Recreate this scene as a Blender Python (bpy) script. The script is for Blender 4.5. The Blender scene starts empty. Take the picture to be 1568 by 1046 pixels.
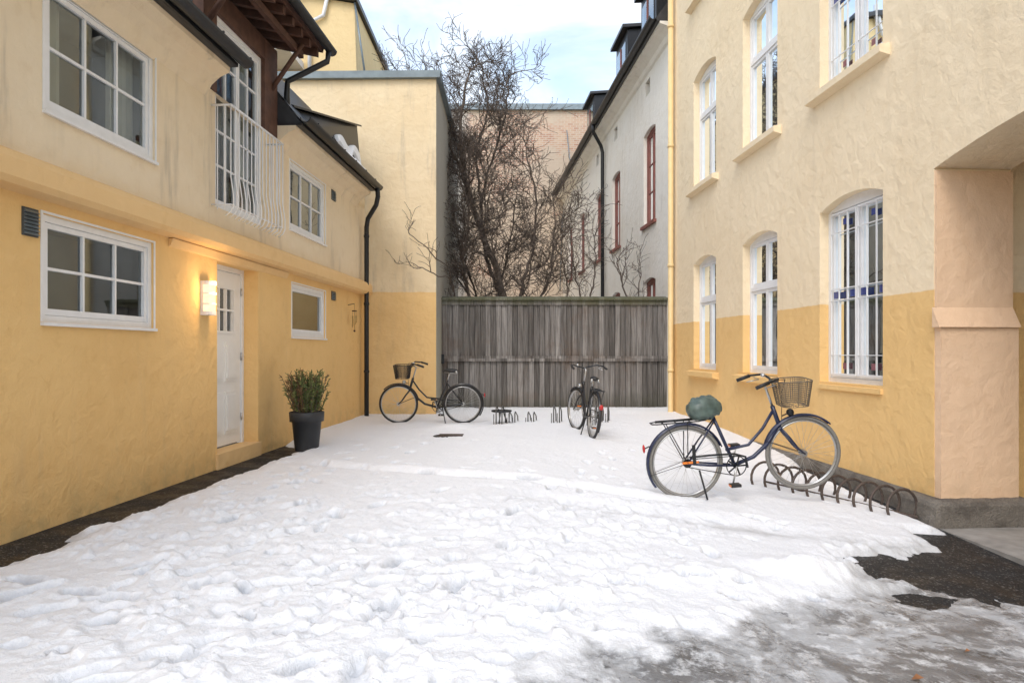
import bpy, math, random
import numpy as np
from mathutils import Vector, Matrix
random.seed(7); np.random.seed(7)
D2R=math.radians
scene=bpy.context.scene

# ------------------------------------------------------------------ materials
class NT:
    def __init__(s,name):
        s.m=bpy.data.materials.new(name); s.m.use_nodes=True
        s.t=s.m.node_tree; s.t.nodes.clear()
        s.out=s.n('ShaderNodeOutputMaterial')
    def n(s,typ,**kw):
        nd=s.t.nodes.new(typ)
        for k,v in kw.items(): setattr(nd,k,v)
        return nd
    def set(s,nd,key,v):
        if isinstance(v,bpy.types.NodeSocket): s.t.links.new(v,nd.inputs[key])
        else: nd.inputs[key].default_value=v
    def noise(s,scale,detail=3,rough=.55,vec=None,dist=0):
        nd=s.n('ShaderNodeTexNoise'); nd.inputs['Scale'].default_value=scale
        nd.inputs['Detail'].default_value=detail; nd.inputs['Roughness'].default_value=rough
        nd.inputs['Distortion'].default_value=dist
        s.t.links.new(vec if vec else s.pos(),nd.inputs['Vector'])
        return nd.outputs['Fac']
    def pos(s):
        if not hasattr(s,'_p'): s._p=s.n('ShaderNodeNewGeometry').outputs['Position']
        return s._p
    def sep(s,v):
        nd=s.n('ShaderNodeSeparateXYZ'); s.t.links.new(v,nd.inputs[0]); return nd.outputs
    def math(s,op,a,b=0.0):
        nd=s.n('ShaderNodeMath',operation=op); s.set(nd,0,a); s.set(nd,1,b)
        return nd.outputs[0]
    def ramp(s,x,a,b,va=0.0,vb=1.0):
        nd=s.n('ShaderNodeMapRange'); nd.interpolation_type='SMOOTHSTEP'
        s.set(nd,0,x); s.set(nd,1,a); s.set(nd,2,b); s.set(nd,3,va); s.set(nd,4,vb)
        return nd.outputs[0]
    def mix(s,f,a,b,blend='MIX'):
        nd=s.n('ShaderNodeMix',data_type='RGBA',blend_type=blend)
        s.set(nd,0,f)
        for k,v in ((6,a),(7,b)):
            if isinstance(v,tuple): v=(v[0],v[1],v[2],1)
            s.set(nd,k,v)
        return nd.outputs[2]
    def mapv(s,scale):
        nd=s.n('ShaderNodeMapping'); s.t.links.new(s.pos(),nd.inputs[0]); nd.inputs['Scale'].default_value=scale
        return nd.outputs[0]
    def bump(s,h,strength=.5,dist=.01):
        nd=s.n('ShaderNodeBump'); s.set(nd,'Height',h); nd.inputs['Strength'].default_value=strength
        nd.inputs['Distance'].default_value=dist
        return nd.outputs[0]
    def pbr(s,col,rough=.8,normal=None,metal=0,spec=.5):
        p=s.n('ShaderNodeBsdfPrincipled')
        s.set(p,'Base Color',(col+(1,)) if isinstance(col,tuple) else col)
        s.set(p,'Roughness',rough); s.set(p,'Metallic',metal); s.set(p,'Specular IOR Level',spec)
        if normal: s.set(p,'Normal',normal)
        s.t.links.new(p.outputs[0],s.out.inputs[0]); return p

def simple(name,col,rough=.6,metal=0,var=.12,nscale=30,bump=.1,spec=.5):
    t=NT(name); n=t.noise(nscale,2)
    d=tuple(c*(1-var*2) for c in col); l=tuple(min(1,c*(1+var)) for c in col)
    t.pbr(t.mix(n,d,l),rough,t.bump(n,bump,.003) if bump>.15 else None,metal,spec)
    return t.m

def plaster(name,low,high,zs,grime=.5,stain=.3,green=(.30,.25,.13),lump=.34,patch=.30,lowstain=.25):
    t=NT(name); z=t.sep(t.pos())[2]
    mid=t.noise(5,4,.65); big=t.noise(.8,4,.6)
    zz=t.math('ADD',z,t.math('MULTIPLY',t.math('SUBTRACT',mid,.5),.03))
    sel=t.ramp(zz,zs-.008,zs+.008)
    base=t.mix(sel,low,high)
    c=t.mix(t.math('MULTIPLY',t.ramp(big,.38,.72),patch),base,t.mix(1.0,base,(.86,.80,.72),'MULTIPLY'))
    c=t.mix(t.math('MULTIPLY',t.ramp(mid,.52,.72),.30),c,t.mix(1.0,base,(1.06,1.07,1.12),'MULTIPLY'))
    c=t.mix(t.math('MULTIPLY',t.ramp(mid,.46,.30),.22),c,t.mix(1.0,base,(.80,.72,.62),'MULTIPLY'))
    st=t.noise(1.0,4,.65,t.mapv((5,5,.6)))
    sf=t.math('MULTIPLY',t.math('MULTIPLY',t.ramp(st,.50,.76),t.ramp(big,.35,.6)),stain)
    sf=t.math('MULTIPLY',sf,t.ramp(sel,0,1,lowstain,1))
    c=t.mix(sf,c,(.36,.31,.24))
    g=t.math('MULTIPLY',t.ramp(z,.42,-.1),t.ramp(mid,.40,.66))
    c=t.mix(t.math('MULTIPLY',g,grime),c,green)
    h1=t.noise(7,4,.5,None,.4); h2=t.noise(75,2,.6)
    h=t.math('ADD',h1,t.math('MULTIPLY',h2,.15))
    t.pbr(c,.9,t.bump(h,lump,.055),spec=.2)
    return t.m

M={}
YEL=(.82,.545,.235)
M['plL']=plaster('plaster_left',YEL,(.82,.69,.50),2.5,.40,.60,patch=.45,lump=.42)
M['plLedge']=plaster('plaster_ledge',(.82,.56,.275),(.82,.56,.275),9,.0,.30)
M['plR']=plaster('plaster_right',YEL,(.88,.735,.515),1.86,.25,.10,lump=.38)
M['plJ']=plaster('plaster_passage',(.80,.57,.38),(.80,.57,.38),9,.2,.2)
M['plE']=plaster('plaster_end',(.81,.56,.26),(.80,.66,.44),2.48,.6,.50,patch=.5,lump=.42)
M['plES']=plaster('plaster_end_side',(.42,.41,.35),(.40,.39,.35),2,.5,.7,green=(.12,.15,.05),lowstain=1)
M['plW']=plaster('plaster_white',(.80,.765,.69),(.82,.785,.71),2,.2,.3)
M['plN']=plaster('plaster_neighbour',(.80,.62,.34),(.80,.62,.34),2,.0,.2)
M['white']=simple('white_paint',(.82,.82,.82),.45,0,.05,12,.05)
M['door']=simple('door_paint',(.83,.83,.82),.4,0,.04,8,.04)
M['black']=simple('black_metal',(.025,.027,.03),.4,.3,.2,18,.1)
M['roof']=simple('roof_slate',(.035,.036,.04),.42,0,.3,9,.4)
M['flash']=simple('zinc_flashing',(.24,.29,.32),.45,.4,.2,6,.1)
M['brown']=simple('brown_timber',(.12,.055,.035),.7,0,.4,9,.4)
M['redwin']=simple('red_window_paint',(.26,.09,.07),.6,0,.2,9,.1)
M['dark']=simple('dark_interior',(.05,.048,.045),.9,0,.1,5,0)
M['greyin']=simple('grey_interior',(.30,.315,.31),.9,0,.4,1.3,0)
M['darkin']=simple('dim_interior',(.10,.105,.10),.9,0,.4,1.3,0)
M['curtain']=simple('curtain_cloth',(.66,.66,.62),.9,0,.06,3,0)
M['curtg']=simple('green_curtain',(.46,.50,.38),.9,0,.1,3,0)
M['bluegl']=simple('blue_glass',(.06,.08,.26),.15,0,.1,3,0)
M['redgl']=simple('red_glass',(.28,.12,.14),.15,0,.1,3,0)
M['rubber']=simple('tyre_rubber',(.03,.03,.03),.75,0,.2,60,.1)
M['gumrub']=simple('grey_tyre',(.22,.21,.19),.75,0,.2,60,.1)
M['chrome']=simple('worn_chrome',(.55,.55,.54),.3,.9,.12,40,.05)
M['bkframe']=simple('black_frame_paint',(.018,.018,.02),.3,0,.2,20,.02)
M['blframe']=simple('navy_frame_paint',(.02,.028,.07),.28,0,.2,20,.02)
M['saddle']=simple('saddle_vinyl',(.02,.02,.02),.55)
M['cover']=simple('saddle_cover',(.11,.155,.135),.4,0,.4,14,.5)
M['basket']=simple('basket_wire',(.20,.16,.11),.6,.1,.2,30,.1)
M['red']=simple('red_reflector',(.5,.02,.02),.3,0,.05,10,0)
M['orange']=simple('orange_reflector',(.8,.22,.03),.3,0,.05,10,0)
M['rust']=simple('rusted_steel',(.12,.09,.075),.65,.3,.4,40,.3)
M['galv']=simple('galvanised_steel',(.12,.12,.115),.5,.4,.2,40,.1)
M['pot']=simple('pot_plastic',(.035,.038,.043),.5,0,.2,8,.1)
M['soil']=simple('soil',(.05,.035,.025),.95,0,.3,60,.6)
M['leafA']=simple('needles_green',(.11,.155,.045),.7,0,.3,30,0)
M['leafC']=simple('needles_light',(.22,.25,.08),.7,0,.3,30,0)
M['leafB']=simple('needles_brown',(.26,.15,.07),.8,0,.3,30,0)
M['bark']=simple('bark',(.15,.118,.095),.85,0,.35,12,.6)
M['concrete']=simple('concrete',(.34,.32,.29),.85,0,.25,7,.5)
M['pipeY']=simple('yellow_pipe_paint',(.80,.60,.30),.5,0,.08,7,.05)
M['brass']=simple('brass',(.5,.36,.15),.35,.8,.1,30,0)
M['leaf']=simple('dead_leaf_brown',(.30,.13,.05),.7,0,.3,50,.3)
def stone():
    t=NT('granite_plinth'); n=t.noise(60,3,.7); b=t.noise(4,4,.6)
    c=t.mix(n,(.10,.09,.075),(.32,.285,.24)); c=t.mix(t.math('MULTIPLY',t.ramp(b,.42,.66),.7),c,(.085,.072,.06))
    t.pbr(c,.75,t.bump(t.math('ADD',n,t.math('MULTIPLY',b,2)),.9,.025)); return t.m
M['stone']=stone()
def asphalt():
    t=NT('wet_asphalt'); b=t.noise(3,4,.6)
    v=t.n('ShaderNodeTexVoronoi'); t.set(v,'Vector',t.pos()); v.inputs['Scale'].default_value=95
    n=v.outputs['Distance']
    c=t.mix(t.ramp(n,.1,.6),(.042,.042,.042),(.010,.010,.011))
    c=t.mix(t.ramp(t.sep(v.outputs['Color'])[0],.90,.97),c,(.16,.155,.145))
    c=t.mix(t.math('MULTIPLY',t.ramp(b,.45,.7),.35),c,(.040,.039,.037))
    t.pbr(c,t.ramp(b,.3,.7,.4,.8),t.bump(n,.8,.008),spec=.35); return t.m
M['asphalt']=asphalt()
def snowmat():
    t=NT('snow_and_ice')
    A=lambda k:t.n('ShaderNodeAttribute',attribute_name=k).outputs['Fac']
    a,d,pit=A('ice'),A('dirt'),A('pit')
    n1=t.noise(9,5,.72); n2=t.noise(2.2,5,.68,None,.9); n3=t.noise(60,3,.75)
    f=t.ramp(t.math('ADD',a,t.math('MULTIPLY',t.math('SUBTRACT',n1,.5),1.2)),.30,.80)
    snow=t.mix(t.ramp(n3,.3,.7),(.82,.845,.88),(.895,.91,.93))
    snow=t.mix(t.math('MULTIPLY',t.ramp(t.math('ADD',d,t.math('MULTIPLY',t.math('SUBTRACT',n1,.5),.8)),.3,1.0),.6),snow,(.42,.42,.41))
    snow=t.mix(t.math('MULTIPLY',pit,.62),snow,(.38,.41,.45))  # footprint bottoms greyed: slush tone plus pit shade painted into the colour
    ice=t.mix(t.ramp(n2,.38,.62),(.17,.172,.175),(.48,.49,.50))
    ice=t.mix(t.math('MULTIPLY',t.ramp(n1,.49,.66),.8),ice,(.74,.76,.78))
    ice=t.mix(t.math('MULTIPLY',t.ramp(t.noise(4.3,5,.75),.55,.65),.85),ice,(.065,.064,.064))
    c=t.mix(f,snow,ice)
    wet=t.ramp(n2,.66,.44)
    r=t.math('SUBTRACT',.85,t.math('MULTIPLY',t.math('MULTIPLY',f,wet),.70))
    t.pbr(c,r,t.bump(t.math('ADD',n3,t.math('MULTIPLY',n1,1.6)),.5,.018),spec=.5); return t.m
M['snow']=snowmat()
def fence():
    t=NT('weathered_boards'); s=t.sep(t.pos())
    idx=t.math('FLOOR',t.math('DIVIDE',t.math('ADD',s[0],1.6),.115))
    w=t.n('ShaderNodeTexWhiteNoise',noise_dimensions='1D'); t.set(w,'W',t.math('ADD',idx,t.math('MULTIPLY',t.math('GREATER_THAN',s[2],1.16),57.3)))
    gr=t.noise(1,5,.7,t.mapv((55,55,1.4))); big=t.noise(1.1,4,.65)
    c=t.mix(t.ramp(gr,.25,.75),(.072,.066,.061),(.285,.275,.265))
    c=t.mix(.9,c,t.mix(w.outputs['Value'],(.48,.46,.44),(1.42,1.40,1.38)),'MULTIPLY')
    c=t.mix(t.math('MULTIPLY',t.ramp(big,.50,.70),.5),c,(.13,.09,.065))
    c=t.mix(t.math('MULTIPLY',t.ramp(t.math('ADD',s[2],t.math('MULTIPLY',big,.8)),.95,.35),.8),c,(.055,.055,.035))
    c=t.mix(t.math('MULTIPLY',t.ramp(t.math('ADD',s[2],t.math('MULTIPLY',big,.3)),2.40,2.56),.6),c,(.09,.10,.04))
    t.pbr(c,.85,t.bump(gr,.6,.008),spec=.2); return t.m
M['fence']=fence()
def brick():
    t=NT('old_brick'); s=t.sep(t.pos())
    cv=t.n('ShaderNodeCombineXYZ'); t.set(cv,0,s[0]); t.set(cv,1,s[2])
    b=t.n('ShaderNodeTexBrick'); t.set(b,'Vector',cv.outputs[0]); b.inputs['Scale'].default_value=1
    b.inputs['Brick Width'].default_value=.27; b.inputs['Row Height'].default_value=.09; b.inputs['Mortar Size'].default_value=.014
    b.inputs['Color1'].default_value=(.44,.22,.15,1); b.inputs['Color2'].default_value=(.60,.38,.26,1); b.inputs['Mortar'].default_value=(.60,.53,.43,1)
    n=t.noise(.45,5,.7); n2=t.noise(2.2,5,.75)
    c=t.mix(t.math('MULTIPLY',t.ramp(n2,.40,.62),.6),b.outputs['Color'],(.62,.49,.36))
    zf=t.math('ADD',n,t.math('MULTIPLY',t.ramp(s[2],11.5,8),.14))
    c=t.mix(t.math('MULTIPLY',t.ramp(zf,.50,.60),.8),c,t.mix(n2,(.50,.41,.31),(.66,.56,.43)))
    c=t.mix(t.math('MULTIPLY',t.ramp(t.math('ADD',s[0],n2),-1.2,-1.8),.85),c,t.mix(n2,(.36,.36,.33),(.54,.53,.50)))
    t.pbr(c,.9,t.bump(b.outputs['Fac'],-.4,.01)); return t.m
M['brick']=brick()
def glass():
    t=NT('window_glass')
    fr=t.n('ShaderNodeFresnel'); fr.inputs[0].default_value=1.5
    wob=t.bump(t.noise(2.5,1),.06,.02); t.set(fr,'Normal',wob)
    g=t.n('ShaderNodeBsdfGlossy'); g.inputs['Roughness'].default_value=.02; t.set(g,'Normal',wob)
    g.inputs['Color'].default_value=(.86,.93,.98,1)
    tr=t.n('ShaderNodeBsdfTransparent'); tr.inputs[0].default_value=(.80,.86,.86,1)
    mx=t.n('ShaderNodeMixShader'); t.set(mx,0,t.math('ADD',t.math('MULTIPLY',fr.outputs[0],1.6),.06))
    t.t.links.new(tr.outputs[0],mx.inputs[1]); t.t.links.new(g.outputs[0],mx.inputs[2])
    t.t.links.new(mx.outputs[0],t.out.inputs[0]); return t.m
M['glass']=glass()
def emis(name,col,st):
    t=NT(name); e=t.n('ShaderNodeEmission'); e.inputs[0].default_value=col+(1,)
    n=t.noise(20,1); t.set(e,1,t.math('MULTIPLY',t.ramp(n,.2,.8,.9,1.1),st))
    t.t.links.new(e.outputs[0],t.out.inputs[0]); return t.m
M['lampglass']=emis('lit_lamp_glass',(1,.72,.38),1.9)

# ------------------------------------------------------------------ mesh builder
class MB:
    def __init__(s): s.v=[];s.f=[];s.m=[];s.sm=[];s.mats=[]
    def mi(s,k):
        if k not in s.mats: s.mats.append(k)
        return s.mats.index(k)
    def face(s,pts,mat,sm=False):
        b=len(s.v); s.v+= [tuple(p) for p in pts]; s.f.append(tuple(range(b,b+len(pts)))); s.m.append(s.mi(mat)); s.sm.append(sm)
    def hexa(s,c,mat):
        b=len(s.v); s.v+=[tuple(p) for p in c]
        for q in ((0,3,2,1),(4,5,6,7),(0,1,5,4),(1,2,6,5),(2,3,7,6),(3,0,4,7)):
            s.f.append(tuple(b+i for i in q)); s.m.append(s.mi(mat)); s.sm.append(False)
    def box(s,F,u0,u1,w0,w1,z0,z1,mat):
        s.hexa([F(u0,w0,z0),F(u1,w0,z0),F(u1,w1,z0),F(u0,w1,z0),F(u0,w0,z1),F(u1,w0,z1),F(u1,w1,z1),F(u0,w1,z1)],mat)
    def prism(s,F,prof,u0,u1,mat,sm=False):
        n=len(prof)
        for i in range(n):
            a=prof[i];b=prof[(i+1)%n]
            s.face([F(u0,*a),F(u1,*a),F(u1,*b),F(u0,*b)],mat,sm)
        s.face([F(u0,*p) for p in prof],mat); s.face([F(u1,*p) for p in reversed(prof)],mat)
    def tube(s,pts,r,mat,n=8,closed=False,caps=True):
        pts=[Vector(p) for p in pts]; N=len(pts)
        if not hasattr(r,'__len__'): r=[r]*N
        b=len(s.v); up=None
        for i,p in enumerate(pts):
            if closed: d=pts[(i+1)%N]-pts[i-1]
            else: d=pts[min(i+1,N-1)]-pts[max(i-1,0)]
            if d.length<1e-9: d=Vector((0,0,1))
            d.normalize()
            if up is None:
                up=Vector((0,0,1)) if abs(d.z)<.9 else Vector((1,0,0))
            x=up-d*up.dot(d)
            if x.length<1e-6: x=d.orthogonal()
            x.normalize(); up=x; y=d.cross(x)
            for k in range(n):
                a=2*math.pi*k/n; s.v.append(tuple(p+(x*math.cos(a)+y*math.sin(a))*r[i]))
        mi=s.mi(mat); L=N if closed else N-1
        for i in range(L):
            j=(i+1)%N
            for k in range(n):
                k2=(k+1)%n
                s.f.append((b+i*n+k,b+i*n+k2,b+j*n+k2,b+j*n+k)); s.m.append(mi); s.sm.append(True)
        if caps and not closed:
            s.f.append(tuple(b+k for k in reversed(range(n)))); s.m.append(mi); s.sm.append(False)
            s.f.append(tuple(b+(N-1)*n+k for k in range(n))); s.m.append(mi); s.sm.append(False)
    def lathe(s,c,prof,mat,n=24):
        b=len(s.v)
        for r,z in prof:
            for k in range(n):
                a=2*math.pi*k/n; s.v.append((c[0]+r*math.cos(a),c[1]+r*math.sin(a),c[2]+z))
        for i in range(len(prof)-1):
            for k in range(n):
                k2=(k+1)%n; s.f.append((b+i*n+k,b+i*n+k2,b+(i+1)*n+k2,b+(i+1)*n+k)); s.m.append(s.mi(mat)); s.sm.append(True)
    def ellipsoid(s,c,r,mat,n=12,m=8,fn=None):
        b=len(s.v)
        for i in range(m+1):
            t=math.pi*i/m
            for k in range(n):
                a=2*math.pi*k/n; p=[r[0]*math.sin(t)*math.cos(a),r[1]*math.sin(t)*math.sin(a),r[2]*math.cos(t)]
                if fn: p=fn(p)
                s.v.append((c[0]+p[0],c[1]+p[1],c[2]+p[2]))
        for i in range(m):
            for k in range(n):
                k2=(k+1)%n; s.f.append((b+i*n+k,b+(i+1)*n+k,b+(i+1)*n+k2,b+i*n+k2)); s.m.append(s.mi(mat)); s.sm.append(True)
    def obj(s,name,parent=None):
        me=bpy.data.meshes.new(name); me.from_pydata(s.v,[],s.f)
        for k in s.mats: me.materials.append(M[k])
        me.polygons.foreach_set('material_index',s.m); me.polygons.foreach_set('use_smooth',s.sm)
        me.update(); o=bpy.data.objects.new(name,me); scene.collection.objects.link(o)
        if parent: o.parent=parent
        return o
def empty(name,loc=(0,0,0)):
    e=bpy.data.objects.new(name,None); e.location=loc; e.empty_display_size=.3; scene.collection.objects.link(e); return e

FL=lambda u,w,z:(-3.724+.0612*u+.998*w,u-.0612*w,z)
FR=lambda u,w,z:(4.2236-.0689*u-w,u-.0689*w,z)
FW=lambda u,w,z:(4.31-.0689*u-w,u-.0689*w,z)
ID=lambda x,y,z:(x,y,z)

def wall(mb,F,u0,u1,z0,z1,ops,mat,depth=.12,rmat=None):
    rmat=rmat or mat
    us=sorted({u0,u1}|{o[0] for o in ops}|{o[1] for o in ops}); zs=sorted({z0,z1}|{o[2] for o in ops}|{o[3] for o in ops})
    for i in range(len(us)-1):
        for j in range(len(zs)-1):
            cu=(us[i]+us[i+1])/2; cz=(zs[j]+zs[j+1])/2
            if any(o[0]<cu<o[1] and o[2]<cz<o[3] for o in ops): continue
            mb.face([F(us[i],0,zs[j]),F(us[i+1],0,zs[j]),F(us[i+1],0,zs[j+1]),F(us[i],0,zs[j+1])],mat)
    for o in ops:
        a,b,c,d=o[:4]; rise=o[4] if len(o)>4 else 0; dp=o[5] if len(o)>5 else depth
        for u in (a,b): mb.face([F(u,0,c),F(u,-dp,c),F(u,-dp,d-rise),F(u,0,d-rise)],rmat)
        mb.face([F(a,0,c),F(b,0,c),F(b,-dp,c),F(a,-dp,c)],rmat)
        N=14 if rise else 1; m=(a+b)/2; h=(b-a)/2
        za=lambda u:d-rise*((u-m)/h)**2
        for k in range(N):
            p=a+(b-a)*k/N;q=a+(b-a)*(k+1)/N
            mb.face([F(p,0,za(p)),F(q,0,za(q)),F(q,-dp,za(q)),F(p,-dp,za(p))],rmat,bool(rise))
            if rise: mb.face([F(p,0,za(p)),F(q,0,za(q)),F(q,0,d),F(p,0,d)],mat)

def window(name,parent,F,a,b,c,d,w,leaves=1,cols=1,rows=1,fw=.055,top=0,mat='white',curtain=None,interior='dark',transom=None,mt=.022,sash=.04,cover=(0,1),dep=.5):
    mb=MB()
    mb.box(F,a,a+fw,w-.09,w,c,d,mat); mb.box(F,b-fw,b,w-.09,w,c,d,mat)
    mb.box(F,a+fw,b-fw,w-.09,w-.003,c,c+fw,mat); mb.box(F,a+fw,b-fw,w-.09,w-.003,d-fw-top,d,mat)
    ia,ib,ic,idd=a+fw,b-fw,c+fw,d-fw-top
    zones=[(ic,idd)]
    if transom:
        zt=ic+(idd-ic)*transom; mb.box(F,ia,ib,w-.085,w+.004,zt-.03,zt+.03,mat); zones=[(ic,zt-.03),(zt+.03,idd)]
    for zi,(p,q) in enumerate(zones):
        lw=(ib-ia)/leaves
        for l in range(leaves):
            x0=ia+lw*l+.003; x1=ia+lw*(l+1)-.003
            mb.box(F,x0,x0+sash,w-.06,w-.012,p+.003,q-.003,mat); mb.box(F,x1-sash,x1,w-.06,w-.012,p+.003,q-.003,mat)
            mb.box(F,x0+sash,x1-sash,w-.06,w-.015,p+.003,p+.003+sash*1.2,mat); mb.box(F,x0+sash,x1-sash,w-.06,w-.015,q-.003-sash,q-.003,mat)
            gx0,gx1,gz0,gz1=x0+sash,x1-sash,p+.003+sash*1.2,q-.003-sash
            rr=rows if not isinstance(rows,(list,tuple)) else rows[zi]
            for k in range(1,cols):
                u=gx0+(gx1-gx0)*k/cols; mb.box(F,u-mt/2,u+mt/2,w-.05,w-.018,gz0,gz1,mat)
            for k in range(1,rr):
                z=gz0+(gz1-gz0)*k/rr; mb.box(F,gx0,gx1,w-.048,w-.021,z-mt/2,z+mt/2,mat)
            mb.face([F(gx0-.01,w-.04,gz0-.01),F(gx1+.01,w-.04,gz0-.01),F(gx1+.01,w-.04,gz1+.01),F(gx0-.01,w-.04,gz1+.01)],'glass')
    w1,w2=w-.092,w-.09-dep
    mb.face([F(a,w2,c),F(b,w2,c),F(b,w2,d),F(a,w2,d)],interior)
    for u in (a,b): mb.face([F(u,w1,c),F(u,w2,c),F(u,w2,d),F(u,w1,d)],interior)
    for z in (c,d): mb.face([F(a,w1,z),F(b,w1,z),F(b,w2,z),F(a,w2,z)],interior)
    if curtain:
        k=curtain.rstrip('*+')
        for (s0,s1) in ([(0,.30),(.70,1)] if curtain.endswith('*') else [(0,.2),(.42,.58),(.8,1)] if curtain.endswith('+') else [(0,1)]):
            n=int(60*(s1-s0)); A=a+.02;B=b-.02
            for i in range(n):
                u=A+(B-A)*(s0+(s1-s0)*i/n); v=A+(B-A)*(s0+(s1-s0)*(i+1)/n)
                fa=w-.17+.022*math.sin(i*1.3)+.008*math.sin(i*.37); fb=w-.17+.022*math.sin((i+1)*1.3)+.008*math.sin((i+1)*.37)
                z0=c+(d-c)*cover[0]+.01; z1=c+(d-c)*cover[1]-.01
                mb.face([F(u,fa,z0),F(v,fb,z0),F(v,fb,z1),F(u,fa,z1)],k,True)
    return mb.obj(name,parent)

# ------------------------------------------------------------------ terrain
def gz(X,Y):
    return -.24*np.clip(X/3.8,0,1.15)*np.clip((12-Y)/6,0,1.3)
def gzs(x,y): return float(gz(np.array(x),np.array(y)))
def vnoise(x,y,seed=0):
    xi=np.floor(x).astype(np.int64); yi=np.floor(y).astype(np.int64); xf=x-xi; yf=y-yi
    def h(a,b):
        n=(a*374761393+b*668265263+seed*2147483)&0x7fffffff
        n=((n^(n>>13))*1274126177)&0x7fffffff
        return ((n^(n>>16))&0xffff)/65535.
    u=xf*xf*xf*(xf*(xf*6-15)+10); v=yf*yf*yf*(yf*(yf*6-15)+10)
    return (h(xi,yi)*(1-u)+h(xi+1,yi)*u)*(1-v)+(h(xi,yi+1)*(1-u)+h(xi+1,yi+1)*u)*v
def fbm(x,y,sc,oct=4,seed=0,g=.5):
    a=1;s=0;t=0
    c_,s_=math.cos(.6+seed),math.sin(.6+seed)
    x,y=x*c_-y*s_,x*s_+y*c_
    for i in range(oct):
        s=s+a*vnoise(x*sc+17.3*i,y*sc-9.1*i,seed+i); t+=a; a*=g; sc*=2.03
        x,y=x*.8-y*.6,x*.6+y*.8
    return s/t
def sstep(x,a,b):
    t=np.clip((x-a)/(b-a),0,1); return t*t*(3-2*t)

def gridobj(name,xs,ys,zfun,mat,attrs=None):
    X,Y=np.meshgrid(xs,ys); Z=zfun(X,Y); nx,ny=len(xs),len(ys)
    co=np.stack([X,Y,Z],-1).reshape(-1,3).astype(np.float32)
    i=np.arange(nx*ny).reshape(ny,nx); q=np.stack([i[:-1,:-1],i[:-1,1:],i[1:,1:],i[1:,:-1]],-1).reshape(-1,4)
    me=bpy.data.meshes.new(name); me.vertices.add(len(co)); me.vertices.foreach_set('co',co.ravel())
    me.loops.add(q.size); me.loops.foreach_set('vertex_index',q.ravel().astype(np.int32))
    me.polygons.add(len(q)); me.polygons.foreach_set('loop_start',np.arange(0,q.size,4,dtype=np.int32))
    me.update(calc_edges=True)
    me.polygons.foreach_set('use_smooth',np.ones(len(q),dtype=bool))
    if attrs:
        for k,fn in attrs.items():
            at=me.attributes.new(k,'FLOAT','POINT'); at.data.foreach_set('value',fn(X,Y).ravel().astype(np.float32))
    me.materials.append(M[mat]); me.update(); me.validate()
    o=bpy.data.objects.new(name,me); scene.collection.objects.link(o); return o

xs=np.concatenate([[-300,-120,-50,-20,-10],np.linspace(-6,8,57),[12,22,50,120,300]])
ys=np.concatenate([[-200,-60,-20,-6],np.linspace(-2,16,61),[20,26,34,50,90,200,400]])
gridobj('ground',xs,ys,lambda X,Y:gz(X,Y)+0*X,'asphalt')

foot=[]
def trail(x0,y0,x1,y1,side=.10):
    L=math.hypot(x1-x0,y1-y0); a=math.atan2(y1-y0,x1-x0); n=int(L/.36)
    for i in range(n):
        t=(i+random.uniform(-.2,.2))/n; s=side*(1 if i%2 else -1)+random.uniform(-.06,.06)
        foot.append((x0+(x1-x0)*t-math.sin(a)*s,y0+(y1-y0)*t+math.cos(a)*s,a+random.uniform(-.35,.35),random.choice([.015,.02,.03,.045,.055]),random.uniform(.8,1.05)))
for tr in ((-2.9,2.4,-.6,6.5),(-1.8,2.2,.3,6.0),(-.9,2.2,.6,6.6),(-.3,2.3,-2.4,7.6),(-3,3.6,1.2,3.9),(.9,2.9,-2.2,3.3),(-2.6,3.0,.3,4.6),
           (-2.2,5,-1.9,9.5),(.4,5.5,1.3,9),(-1.5,7,-1.2,11),(2,5.6,-1.8,7.8),(1.2,4.6,1.5,6.2),(-1.6,2.6,.1,3.7),(-2.8,3.2,-1.2,4.0)): trail(*tr)
for _ in range(70):
    foot.append((random.gauss(-.3,.95),random.gauss(3.55,.55),random.uniform(0,6.3),random.uniform(.035,.065),random.uniform(.32,.55)))
for _ in range(90):
    foot.append((random.uniform(-3,3),random.uniform(2.4,9.5),random.uniform(0,6.3),random.uniform(.008,.03),random.uniform(.3,.7)))

def icemask(X,Y):
    n=fbm(X,Y,1.6,5,11); n2=fbm(X,Y,6,3,21)
    line=np.where(X<1.2,2.86+(X-.2)*.74,np.where(X<2.5,3.60+(X-1.2)*.60,4.38-(X-2.5)*.20))
    d=line-Y+(n-.5)*.9+(n2-.5)*.35
    return sstep(d,-.22,.40)
def baremask(X,Y):
    n=(fbm(X,Y,2.6,5,31)-.5); n2=(fbm(X,Y,9,4,37)-.5)
    wl=-3.724+.0612*Y
    left=(.42+.30*n+.16*n2-(X-wl)); left=np.where(Y>8.7,left-(Y-8.7)*.5,left)
    e=1-np.sqrt(((X-3.22)/.90)**2+((Y-4.72-.10*(X-3))/.45)**2); pat=e*.42+n*.26+n2*.2
    wr=4.22-.0689*Y
    rt=np.where(Y<5.75,(X-(wr-.48))+n*.25+n2*.12,(X-(wr-.14))+n*.12+n2*.06)-np.where(Y>8.2,(Y-8.2)*.3,0)
    e2=.13-np.sqrt((X-2.45)**2*.35+(Y-4.15)**2)+n*.35+n2*.15
    return np.maximum(np.maximum(left,pat),np.maximum(rt,e2*.8))
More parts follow.
